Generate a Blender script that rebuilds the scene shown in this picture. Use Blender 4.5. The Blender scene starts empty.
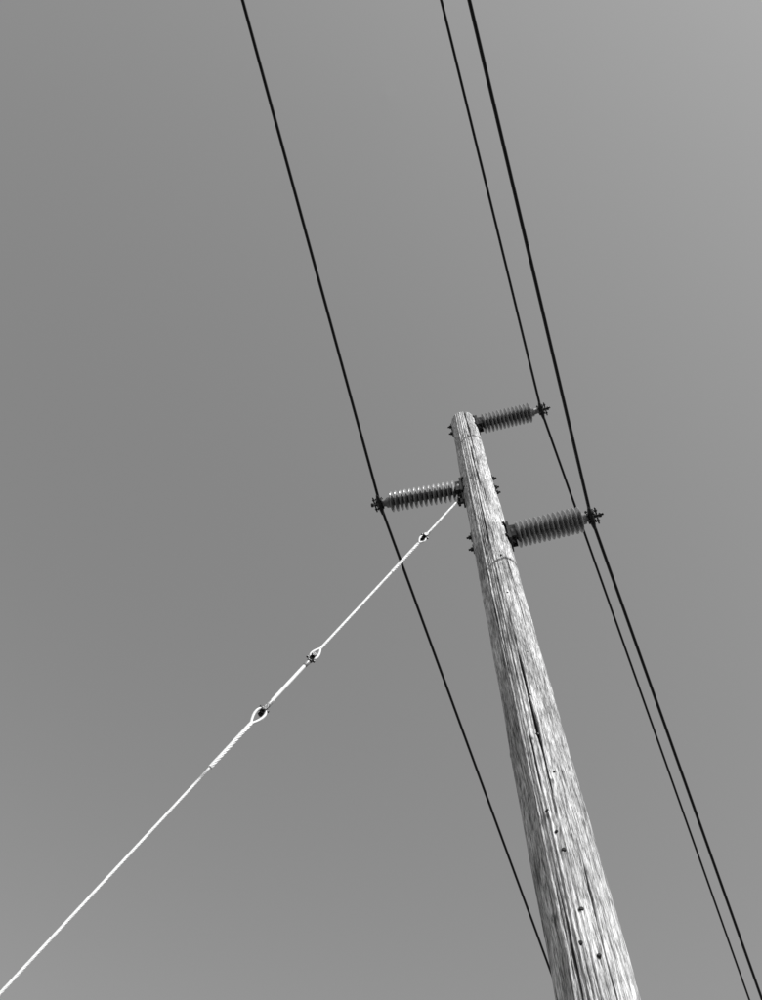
import bpy, math, random
import numpy as np
from mathutils import Vector, Matrix, noise

random.seed(7)
ZOOM = None
sc = bpy.context.scene
sc.view_settings.view_transform = 'Standard'
sc.view_settings.look = 'None'
sc.view_settings.exposure = 0
col = sc.collection

# ------------------------------------------------------------ materials
def new_mat(name, base=0.3, rough=0.5, metal=0.0, var=0.0, scale=20.0, bump=0.0, bscale=60.0):
    m = bpy.data.materials.new(name); m.use_nodes = True
    nt = m.node_tree; b = nt.nodes['Principled BSDF']
    b.inputs['Roughness'].default_value = rough
    b.inputs['Metallic'].default_value = metal
    tc = nt.nodes.new('ShaderNodeTexCoord')
    n = nt.nodes.new('ShaderNodeTexNoise'); n.inputs['Scale'].default_value = scale
    n.inputs['Detail'].default_value = 6
    nt.links.new(tc.outputs['Object'], n.inputs['Vector'])
    r = nt.nodes.new('ShaderNodeValToRGB')
    lo = max(0.0, base*(1-var)); hi = min(1.0, base*(1+var))
    r.color_ramp.elements[0].color = (lo, lo, lo, 1); r.color_ramp.elements[0].position = .3
    r.color_ramp.elements[1].color = (hi, hi, hi, 1); r.color_ramp.elements[1].position = .7
    nt.links.new(n.outputs['Fac'], r.inputs['Fac'])
    nt.links.new(r.outputs['Color'], b.inputs['Base Color'])
    if bump:
        n2 = nt.nodes.new('ShaderNodeTexNoise'); n2.inputs['Scale'].default_value = bscale
        nt.links.new(tc.outputs['Object'], n2.inputs['Vector'])
        bp = nt.nodes.new('ShaderNodeBump'); bp.inputs['Strength'].default_value = bump
        bp.inputs['Distance'].default_value = 0.01
        nt.links.new(n2.outputs['Fac'], bp.inputs['Height'])
        nt.links.new(bp.outputs['Normal'], b.inputs['Normal'])
    return m

M_shed = new_mat('grey_silicone', 0.33, 0.2, 0, 0.25, 9)
M_shed.node_tree.nodes['Principled BSDF'].inputs['Specular IOR Level'].default_value = .7
M_core = new_mat('shaded_silicone', 0.012, 0.6, 0, 0.3, 9)  # shade in the gaps between sheds, painted as a near-black core colour
M_steel = new_mat('galvanised_steel', 0.30, 0.45, 0.35, 0.35, 30, .3, 90)
M_dark = new_mat('weathered_steel', 0.035, 0.4, 0.4, 0.4, 40, .3, 90)
M_wire = new_mat('weathered_conductor', 0.008, 0.45, 0.1, 0.3, 20)
M_guy = new_mat('bright_galvanised_strand', 0.86, 0.5, 0.0, 0.06, 25)
M_rod = new_mat('fibreglass_rod', 0.86, 0.4, 0.0, 0.06, 14)
M_ground = new_mat('dry_grass_ground', 0.05, 0.95, 0, 0.5, 1.7, .8, 8)

def wood_mat():
    m = bpy.data.materials.new('weathered_pole_wood'); m.use_nodes = True
    nt = m.node_tree; L = nt.links; N = nt.nodes
    b = N['Principled BSDF']; b.inputs['Roughness'].default_value = 0.85
    b.inputs['Specular IOR Level'].default_value = 0.15
    tc = N.new('ShaderNodeTexCoord')
    def noise_n(sx, sz, detail=5, rough=.6, dist=0):
        mp = N.new('ShaderNodeMapping'); mp.inputs['Scale'].default_value = (sx, sx, sz)
        L.new(tc.outputs['Object'], mp.inputs['Vector'])
        n = N.new('ShaderNodeTexNoise'); n.inputs['Scale'].default_value = 1
        n.inputs['Detail'].default_value = detail; n.inputs['Roughness'].default_value = rough
        n.inputs['Distortion'].default_value = dist
        L.new(mp.outputs['Vector'], n.inputs['Vector']); return n
    def ramp(src, p0, c0, p1, c1):
        r = N.new('ShaderNodeValToRGB')
        r.color_ramp.elements[0].position = p0; r.color_ramp.elements[0].color = (c0, c0, c0, 1)
        r.color_ramp.elements[1].position = p1; r.color_ramp.elements[1].color = (c1, c1, c1, 1)
        L.new(src, r.inputs['Fac']); return r
    def mul(a, c):
        x = N.new('ShaderNodeMath'); x.operation = 'MULTIPLY'
        L.new(a, x.inputs[0]); L.new(c, x.inputs[1]); return x
    fine = noise_n(240, 12.0, 4, .7, 0)
    med = noise_n(110, 4.5, 6, .75, .2)
    big = noise_n(7, 1.5, 7, .7)
    rf = ramp(fine.outputs['Fac'], .38, .22, .54, 1.0)
    rm = ramp(med.outputs['Fac'], .38, .24, .50, 1.0)
    rb = ramp(big.outputs['Fac'], .36, .32, .58, .84)
    a = mul(rf.outputs['Color'], rm.outputs['Color'])
    c = mul(a.outputs[0], rb.outputs['Color'])
    at = N.new('ShaderNodeAttribute'); at.attribute_name = 'crack'
    inv = N.new('ShaderNodeMath'); inv.operation = 'MULTIPLY_ADD'
    L.new(at.outputs['Fac'], inv.inputs[0]); inv.inputs[1].default_value = -.96; inv.inputs[2].default_value = 1
    d = mul(c.outputs[0], inv.outputs[0])
    L.new(d.outputs[0], b.inputs['Base Color'])
    add = N.new('ShaderNodeMath'); add.operation = 'MULTIPLY_ADD'
    L.new(rf.outputs['Color'], add.inputs[0]); add.inputs[1].default_value = .6
    L.new(rm.outputs['Color'], add.inputs[2])
    bp = N.new('ShaderNodeBump'); bp.inputs['Strength'].default_value = .6; bp.inputs['Distance'].default_value = .004
    L.new(add.outputs[0], bp.inputs['Height']); L.new(bp.outputs['Normal'], b.inputs['Normal'])
    return m
M_wood = wood_mat()

# ------------------------------------------------------------ mesh helpers
def mesh_obj(name, verts, faces, mat, parent=None, smooth=True):
    me = bpy.data.meshes.new(name); me.from_pydata([tuple(v) for v in verts], [], faces); me.update()
    if smooth: me.polygons.foreach_set('use_smooth', [True]*len(me.polygons))
    me.materials.append(mat)
    o = bpy.data.objects.new(name, me); col.objects.link(o)
    if parent: o.parent = parent
    return o

class Geo:
    def __init__(s): s.v = []; s.f = []
    def add(s, v, f):
        o = len(s.v); s.v += [Vector(x) for x in v]; s.f += [tuple(i+o for i in q) for q in f]
    def frame(s, d):
        d = Vector(d).normalized(); up = Vector((0, 0, 1)) if abs(d.z) < .9 else Vector((1, 0, 0))
        a = up.cross(d).normalized(); b = d.cross(a); return d, a, b
    def lathe(s, origin, d, prof, seg=32):
        d, a, b = s.frame(d); origin = Vector(origin); v = []; f = []
        for (x, r) in prof:
            for k in range(seg):
                t = 2*math.pi*k/seg
                v.append(origin + d*x + (a*math.cos(t)+b*math.sin(t))*r)
        for i in range(len(prof)-1):
            for k in range(seg):
                k2 = (k+1) % seg
                f.append((i*seg+k, i*seg+k2, (i+1)*seg+k2, (i+1)*seg+k))
        f.append(tuple(range(seg-1, -1, -1))); f.append(tuple((len(prof)-1)*seg+k for k in range(seg)))
        s.add(v, f)
    def cyl(s, p, q, r, seg=16):
        p = Vector(p); q = Vector(q); l = (q-p).length; c = min(r*.2, l*.2)
        s.lathe(p, q-p, [(0, r-c), (c, r), (l-c, r), (l, r-c)], seg)
    def box(s, c, ax, ay, az, hx, hy, hz, bev=.15):
        c = Vector(c); m = min(hx, hy, hz)*bev*2
        v = []; f = []
        def ring(z, ix):
            return [c+ax*(sx*(hx-ix)) + ay*(sy*(hy-ix)) + az*z for sx, sy in ((-1, -1), (1, -1), (1, 1), (-1, 1))]
        for z, ix in ((-hz, m), (-hz+m, 0), (hz-m, 0), (hz, m)): v += ring(z, ix)
        for i in range(3):
            for k in range(4):
                f.append((i*4+k, i*4+(k+1) % 4, (i+1)*4+(k+1) % 4, (i+1)*4+k))
        f.append((3, 2, 1, 0)); f.append((12, 13, 14, 15)); s.add(v, f)
    def tube(s, pts, r, seg=10, closed=False):
        pts = [Vector(p) for p in pts]; n = len(pts); v = []; f = []
        prev = None
        for i, p in enumerate(pts):
            if closed: t = pts[(i+1) % n]-pts[i-1]
            else: t = pts[min(i+1, n-1)]-pts[max(i-1, 0)]
            t.normalize()
            if prev is None: _, a, b = s.frame(t)
            else:
                a = (prev - t*prev.dot(t)).normalized(); b = t.cross(a)
            prev = a
            rr = r[i] if isinstance(r, (list, tuple)) else r
            for k in range(seg):
                th = 2*math.pi*k/seg; v.append(p+(a*math.cos(th)+b*math.sin(th))*rr)
        for i in range(n if closed else n-1):
            j = (i+1) % n
            for k in range(seg):
                f.append((i*seg+k, i*seg+(k+1) % seg, j*seg+(k+1) % seg, j*seg+k))
        if not closed:
            f.append(tuple(range(seg-1, -1, -1))); f.append(tuple((n-1)*seg+k for k in range(seg)))
        s.add(v, f)
    def hexnut(s, p, d, r, h):
        d, a, b = s.frame(d); p = Vector(p)
        s.lathe(p, d, [(0, r*.95), (h*.15, r), (h*.85, r), (h, r*.9)], 6)
    def obj(s, name, mat, parent=None, smooth=True):
        o = mesh_obj(name, s.v, s.f, mat, parent, smooth)
        if smooth:
            try:
                o.data.set_sharp_from_angle(angle=math.radians(35))
            except Exception: pass
        return o

def empty(name, loc=(0, 0, 0)):
    e = bpy.data.objects.new(name, None); col.objects.link(e); e.location = loc
    return e

# ------------------------------------------------------------ utility pole
PX, PY = 1.0104, 3.7706
H = 13.50
def prad(z): return 0.204 + (0.150-0.204)*(z/H)
pole = empty('utility_pole')
SEG, RINGS = 420, 640
cam_side = math.atan2(-PY, -PX)
cracks = []   # (angle, z0, z1, width, depth, wobble seed)
cracks += [(cam_side+.06, 6.15, 7.75, .013, .034, 3.1), (cam_side-.25, 6.2, 6.75, .009, .026, 9.2),
           (cam_side+.3, 11.9, 13.9, .012, .034, 5.5), (cam_side-.1, 9.2, 10.7, .008, .024, 1.5),
           (cam_side+.5, 4.6, 6.2, .005, .02, 2.5), (cam_side-.35, 3.9, 5.6, .007, .024, 12.5),
           (cam_side+.1, 10.9, 12.2, .011, .028, 7.5), (cam_side-.5, 7.4, 9.4, .007, .022, 8.5),
           (cam_side-.6, 10.0, 11.6, .007, .022, 4.5), (cam_side+.7, 8.0, 9.9, .007, .022, 14.5)]
for i in range(200):
    z0 = random.uniform(0, H-.3); l = random.uniform(.15, 1.1)
    cracks.append((random.uniform(-math.pi, math.pi), z0, min(H+.1, z0+l), random.uniform(.0020, .0042), random.uniform(.004, .012), random.uniform(0, 50)))
zs = np.concatenate([np.linspace(-.6, H, RINGS-14, endpoint=False), H+0.055*np.sin(np.linspace(0, math.pi/2, 14))])
rs = np.array([prad(z) for z in zs])
tt = np.linspace(0, math.pi/2, 14)
rs[-14:] = prad(H)*(0.02+.98*np.cos(tt)**.55)
th = np.linspace(-math.pi, math.pi, SEG, endpoint=False)
TH, ZZ = np.meshgrid(th, zs)
R = np.repeat(rs[:, None], SEG, 1).copy()
lump = np.zeros_like(R)
for a, kz, ph, am in ((2, .7, .3, .004), (3, 1.3, 1.1, .003), (5, 2.1, 2.2, .002), (1, 3.3, .7, .003), (7, .9, 4.1, .0015)):
    lump += am*np.sin(a*TH+kz*ZZ+ph)*np.cos(kz*.8*ZZ+ph*2)
rng = np.random.RandomState(3)
flute = np.zeros_like(R)
for k in range(30):
    a = rng.randint(9, 80)
    flute += .0005*np.sin(a*TH + rng.uniform(0, 6)+ rng.uniform(.3, 1.2)*np.sin(ZZ*rng.uniform(.3, 1.2)+rng.uniform(0, 6)))
C = np.zeros_like(R)
D = np.zeros_like(R)
for (a, z0, z1, w, dp, sd) in cracks:
    rows = np.where((zs > z0) & (zs < z1))[0]
    if len(rows) == 0: continue
    zz = zs[rows]
    u = (zz-z0)/(z1-z0)
    env = np.clip(np.sin(math.pi*u), 0, 1)**.5
    if z1 >= H: env = np.clip(u*3, 0, 1)
    wob = .03*np.sin(zz*1.7+sd)+.010*np.sin(zz*6.1+sd*2)+.004*np.sin(zz*17+sd*3)
    da = (TH[rows]-(a+wob)[:, None]+math.pi) % (2*math.pi)-math.pi
    dist = np.abs(da)*rs[rows][:, None]
    ww = (w*env*(.7+.3*np.sin(zz*9+sd)))[:, None]+1e-5
    g = np.clip(1.25-dist/ww, 0, 1)
    C[rows] = np.maximum(C[rows], g)
    D[rows] = np.maximum(D[rows], g*dp*env[:, None])
for i in range(40):
    a = random.uniform(-math.pi, math.pi); z = random.uniform(.5, H-.5); s = random.uniform(.012, .024)
    da = (TH-a+math.pi) % (2*math.pi)-math.pi
    dd = np.sqrt((da*.18)**2+((ZZ-z)*.7)**2)
    g = np.exp(-(dd/s)**2)
    lump += .004*g; C = np.maximum(C, .7*np.exp(-((dd-s*.4)/(s*.3))**2))
fade = np.ones(len(zs)); fade[-14:] = np.cos(tt)
R = R + (lump+flute-D)*fade[:, None]
XX = R*np.cos(TH); YY = R*np.sin(TH)
V = np.stack([XX, YY, ZZ], -1).reshape(-1, 3)
n_r = len(zs)
idx = np.arange(n_r*SEG).reshape(n_r, SEG)
q = np.stack([idx[:-1], np.roll(idx, -1, 1)[:-1], np.roll(idx, -1, 1)[1:], idx[1:]], -1).reshape(-1, 4)
faces = [tuple(x) for x in q.tolist()]; faces.append(tuple(idx[-1].tolist()))
shaft = mesh_obj('shaft', V.tolist(), faces, M_wood, pole)
at = shaft.data.attributes.new('crack', 'FLOAT', 'POINT'); at.data.foreach_set('value', C.reshape(-1).astype(np.float32))
pole.location = (PX, PY, 0)

def onpole(ang, z, out=0.0):
    r = prad(z)+out
    return Vector((r*math.cos(ang), r*math.sin(ang), z))

g = Geo()
marks = [(7.15, .12, .9), (6.72, .05, 1.2), (6.03, -.18, 1.2), (5.85, -.05, 1), (5.71, .03, 1.3), (5.30, .12, 1.2), (5.02, .3, 1), (4.7, .2, 1), (8.6, .2, .9), (9.3, .35, .9), (7.7, .45, .8), (6.9, -.5, .8), (5.10, -.1, 1.3), (6.35, .3, .7), (3.2, .1, 1), (2.6, 0, 1)]
for z, da, k in marks:
    a = cam_side+da
    p = onpole(a, z, -.014); n = (Vector((math.cos(a), math.sin(a), 0))+Vector((random.uniform(-.2, .2), 0, random.uniform(-.25, .1)))).normalized()
    g.lathe(p, n, [(0, .0105*k), (.016, .0105*k), (.020, .007*k)], 10)
g.obj('nail_heads', M_wire, pole)

# ------------------------------------------------------------ insulators
def insulator(E, z_axis, nshed, f0, f1, rs0):
    E = Vector(E)
    P0 = Vector((PX, PY, z_axis))
    flat = Vector((E.x-PX, E.y-PY, 0)); L = flat.length; h = flat.normalized()
    az = math.atan2(h.y, h.x)
    r = prad(z_axis)
    B = P0+h*(r+.012)
    axis = (E-B); AL = axis.length; d = axis.normalized()
    root = empty('line_post_insulator', B)
    def O(g, name, mat):
        o = g.obj(name, mat, root); o.matrix_parent_inverse = Matrix.Translation(-B); return o
    side = Vector((0, 0, 1)).cross(h).normalized(); up = Vector((0, 0, 1))
    g = Geo()
    g.box(B+h*.0, h, side, up, .012, .075, .18)
    g.box(B+h*.025+up*.0, h, side, up, .025, .055, .07)
    for sg in (-1, 1):
        g.box(B+h*.030+side*sg*.05, h, side, up, .030, .008, .12)
    for zz in (-.13, .13):
        pts = []
        for k in range(11):
            a = az + (k-5)*.12
            pts.append(P0+Vector((math.cos(a), math.sin(a), 0))*(r+.006)+up*zz)
        g.tube(pts, .012, 8)
    O(g, 'mounting_bracket', M_dark)
    g = Geo()
    for zz in (-.13, .13):
        p = P0+up*zz
        g.cyl(p-h*(r+.050), p+h*(r+.055), .010, 12)
        g.hexnut(p+h*(r+.022), h, .022, .020)
        g.hexnut(p-h*(r+.030), h, .022, .020)
        g.box(p-h*(r+.004), h, side, up, .006, .034, .034)
    O(g, 'through_bolts', M_dark)
    x0 = L*f0-(r+.012); x1 = L*f1-(r+.012)
    x0 = max(.055, x0)
    g = Geo()
    g.lathe(B, d, [(.02, .066), (.03, .07), (x0-.012, .066), (x0, .052)], 32)
    O(g, 'base_fitting', M_steel)
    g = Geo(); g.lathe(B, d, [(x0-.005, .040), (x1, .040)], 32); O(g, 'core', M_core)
    pitch = (x1-x0)/nshed
    g = Geo()
    for i in range(nshed):
        x = x0+pitch*(i+.2)
        rr = rs0*(1.0 if i % 2 == 0 else .98)
        g.lathe(B, d, [(x-pitch*.05, .041), (x+pitch*.05, .050), (x+pitch*.24, rr-.012), (x+pitch*.27, rr-.003), (x+pitch*.33, rr), (x+pitch*.44, rr),
                 (x+pitch*.50, rr-.004), (x+pitch*.48, rr-.014), (x+pitch*.36, .054), (x+pitch*.42, .041)], 48)
    O(g, 'sheds', M_shed)
    g = Geo()
    g.lathe(B, d, [(x1-.004, .05), (x1+.004, .056), (x1+.035, .056), (x1+.042, .04), (AL-.035, .03), (AL-.03, .018), (AL+.07, .018), (AL+.075, .012)], 24)
    O(g, 'end_fitting', M_steel)
    return root, O, h, side, up, d, az

def span_pts(E, az, L=80.0, s=.05, n=160, start=0.0):
    out = []
    for i in range(n+1):
        x = start+(L-start)*(i/n)**1.3
        out.append(Vector((E.x+math.cos(az)*x, E.y+math.sin(az)*x, E.z-s*x+s*x*x/L)))
    return out

def line(E, az_b, az_f):
    E = Vector(E)
    b = span_pts(E, math.radians(az_b)); f = span_pts(E, math.radians(az_f))
    pts = list(reversed(b[1:]))+[E]+f[1:]
    root = empty('power_line', E)
    g = Geo(); g.tube(pts, .0155, 12)
    o = g.obj('conductor', M_wire, root); o.matrix_parent_inverse = Matrix.Translation(-E)
    return (b[6]-E).normalized(), (f[6]-E).normalized()

specs = [
    dict(E=(1.950, 3.561, 13.414), z=13.314, n=13, f0=.20, f1=.87, rs=.124, b=-107.35, f=67.55),
    dict(E=(-.010, 4.026, 11.426), z=11.326, n=14, f0=.18, f1=.90, rs=.112, b=-104.65, f=70.20),
    dict(E=(1.933, 3.570, 10.074), z=9.974, n=14, f0=.20, f1=.91, rs=.126, b=-107.50, f=67.30),
]
for S in specs:
    root, O, h, side, up, d, az = insulator(S['E'], S['z'], S['n'], S['f0'], S['f1'], S['rs'])
    db, df = line(S['E'], S['b'], S['f'])
    E = Vector(S['E'])
    w = (df-db).normalized()
    g = Geo()
    n = 11; pts = []; rad = []
    for i in range(n):
        t = (i-(n-1)/2)/((n-1)/2)
        pts.append(E+w*(t*.115)-up*(.012+.02*t*t)); rad.append(.028*(1-.55*t*t))
    g.tube(pts, rad, 14)
    perp = w.cross(up).normalized()
    g.box(E+up*.028, w, perp, up, .050, .028, .012)
    O(g, 'conductor_clamp', M_dark)
    g = Geo()
    for sg in (-1, 1):
        for t in (-.04, .04):
            p = E+w*t+perp*sg*.030
            g.cyl(p-up*.045, p+up*.065, .008, 10)
            g.hexnut(p+up*.04, up, .015, .014)
    g.cyl(E-perp*.055-up*.01, E+perp*.115-up*.01, .011, 12)
    p = E+d*.055
    g.cyl(p-w*.085, p+w*.085, .008, 10)
    g.hexnut(p-w*.06, w, .016, .014); g.hexnut(p+w*.046, w, .016, .014)
    g.hexnut(E+d*.075, d, .024, .02)
    O(g, 'clamp_bolts', M_dark)

# ------------------------------------------------------------ guy wire
A = Vector((.785, 3.806, 11.02)); G = Vector((-4.672, 4.976, 0.0))
guy = empty('guy_wire', A)
gd = (G-A); GL = gd.length; gdir = gd.normalized()
def OG(g, name, mat):
    o = g.obj(name, mat, guy); o.matrix_parent_inverse = Matrix.Translation(-A); return o
def gp(a): return A+gd*a
s1 = gdir.cross(Vector((0, 0, 1))).normalized(); s2 = gdir.cross(s1)
cosr, sinr = math.cos(.9), math.sin(.9)
def strands(a0, a1, off, r, ns, pitch, step=.012):
    g = Geo(); l = (a1-a0)*GL; n = int(l/step)
    for k in range(ns):
        pts = []
        for i in range(n+1):
            x = l*i/n; t = 2*math.pi*(x/pitch+k/ns)
            pts.append(gp(a0)+gdir*x+(s1*math.cos(t)+s2*math.sin(t))*off)
        g.tube(pts, r, 6)
    return g
F1, F2, F3 = .069, .2385, .2975
OG(strands(.0, F1-.004, .0065, .0046, 6, .16), 'upper_strand', M_guy)
OG(strands(F1+.010, .125, .0090, .0058, 5, .16), 'preformed_grip_upper', M_guy)
OG(strands(.10, F2-.010, .0065, .0046, 6, .16), 'middle_strand', M_guy)
OG(strands(F3+.012, .350, .0092, .0062, 6, .22), 'preformed_grip_lower', M_guy)
OG(strands(.32, .985, .0054, .0042, 6, .16, .02), 'lower_strand', M_guy)
g = Geo(); g.cyl(gp(F2+.006), gp(F3-.006), .0145, 14); OG(g, 'strain_insulator_rod', M_rod)
def thimble(a, flip, width=.05, length=.17, nm='thimble'):
    c = gp(a); dd = gdir*flip
    sd = (s1*cosr+s2*sinr)
    g = Geo(); pts = []
    for i in range(28):
        t = 2*math.pi*i/28
        x = math.cos(t)
        y = math.sin(t)*math.sqrt(max(0, (1-x)/2))*1.25
        pts.append(c+dd*(length*.5*x+length*.35)+sd*width*y)
    g.tube(pts, .0105, 8, closed=True)
    OG(g, nm, M_guy)
    nrm = dd.cross(sd).normalized()
    g = Geo()
    g.cyl(c-nrm*.045-dd*.005, c+nrm*.045-dd*.005, .012, 12)
    g.hexnut(c+nrm*.03-dd*.005, nrm, .022, .018); g.hexnut(c-nrm*.048-dd*.005, nrm, .022, .018)
    g.cyl(c-sd*.04-dd*.03, c+sd*.04-dd*.03, .010, 10)
    for sg in (-1, 1):
        g.box(c+nrm*sg*.020-dd*.02, dd, sd, nrm, .045, .017, .005)
    OG(g, nm+'_clevis', M_dark)
    g = Geo()
    g.lathe(c-dd*.13, dd, [(0, .015), (.01, .019), (.06, .020), (.07, .016)], 14)
    OG(g, nm+'_socket', M_steel)
thimble(F1, 1, .026, .12)
thimble(F2, -1, .029, .14)
thimble(F3, 1, .036, .18)
g = Geo()
ha = Vector((math.cos(math.radians(168)), math.sin(math.radians(168)), 0)); sd = Vector((0, 0, 1)).cross(ha)
up = Vector((0, 0, 1))
pc = Vector((PX, PY, 11.03))
rr = prad(11.03)
g.box(pc+ha*(rr+.01), ha, sd, up, .01, .05, .09)
g.box(pc+ha*(rr+.040)-up*.02, ha, sd, up, .040, .012, .05)
g.cyl(pc+ha*(rr+.060)-sd*.05-up*.02, pc+ha*(rr+.060)+sd*.05-up*.02, .014, 12)
g.cyl(pc-ha*(rr+.05)+up*.04, pc+ha*(rr+.05)+up*.04, .010, 12)
g.hexnut(pc-ha*(rr+.030)+up*.04, ha, .022, .020)
g.box(pc-ha*(rr+.004)+up*.04, ha, sd, up, .006, .034, .034)
OG(g, 'pole_eye_plate', M_dark)
g = Geo(); g.cyl(gp(.98), gp(1.03), .014, 12)
pts = [gp(.978)+(gdir*math.cos(t)+s1*math.sin(t))*.035 for t in np.linspace(0, 2*math.pi, 20, endpoint=False)]
g.tube(pts, .009, 8, closed=True)
OG(g, 'anchor_rod', M_steel)

# ------------------------------------------------------------ ground
gv = []; gf = []
n = 120
def gh(x, y): 
    d = math.hypot(x-PX, y-PY)
    return (noise.noise(Vector((x*.05, y*.05, 0)))*.5)*min(1, max(0, (d-8)/40))
ex = [math.copysign(abs(t)**3*3000, t) for t in np.linspace(-1, 1, n)]
for y in ex:
    for x in ex: gv.append((x, y, gh(x, y)))
for j in range(n-1):
    for i in range(n-1): gf.append((j*n+i, j*n+i+1, (j+1)*n+i+1, (j+1)*n+i))
mesh_obj('ground', gv, gf, M_ground)

# ------------------------------------------------------------ light
SUN_EL, SUN_AZ = 38.0, -49.0
e = math.radians(SUN_EL); a = math.radians(SUN_AZ)
sdir = Vector((math.cos(e)*math.cos(a), math.cos(e)*math.sin(a), math.sin(e)))
ld = bpy.data.lights.new('sun', 'SUN'); ld.energy = 5.0; ld.angle = math.radians(.53); ld.color = (1, 1, 1)
lo = bpy.data.objects.new('sun', ld); col.objects.link(lo)
lo.rotation_euler = sdir.to_track_quat('Z', 'Y').to_euler(); lo.location = (10, -20, 30)
w = bpy.data.worlds.new('World'); sc.world = w; w.use_nodes = True
nt = w.node_tree; bg = nt.nodes['Background']
sky = nt.nodes.new('ShaderNodeTexSky'); sky.sky_type = 'NISHITA'; sky.sun_disc = False
sky.sun_elevation = e; sky.sun_rotation = math.radians(90-SUN_AZ)
# black-and-white conversion of the sky (blue-sensitive film response)
sp = nt.nodes.new('ShaderNodeSeparateColor')
nt.links.new(sky.outputs['Color'], sp.inputs['Color'])
nt.links.new(sp.outputs['Blue'], bg.inputs['Color'])
bg.inputs['Strength'].default_value = .122

# ------------------------------------------------------------ camera
cd = bpy.data.cameras.new('camera'); cam = bpy.data.objects.new('camera', cd); col.objects.link(cam)
cd.sensor_fit = 'VERTICAL'; cd.sensor_height = 24; cd.lens = 24.0
cd.clip_end = 10000; cd.clip_start = .05
cam.location = (0, 0, 1.6)
cam.rotation_euler = (math.radians(157.952), math.radians(-.319), math.radians(-.787))
sc.camera = cam
if ZOOM:
    cd.lens *= ZOOM[2]; cd.shift_x = ZOOM[0]*ZOOM[2]; cd.shift_y = ZOOM[1]*ZOOM[2]
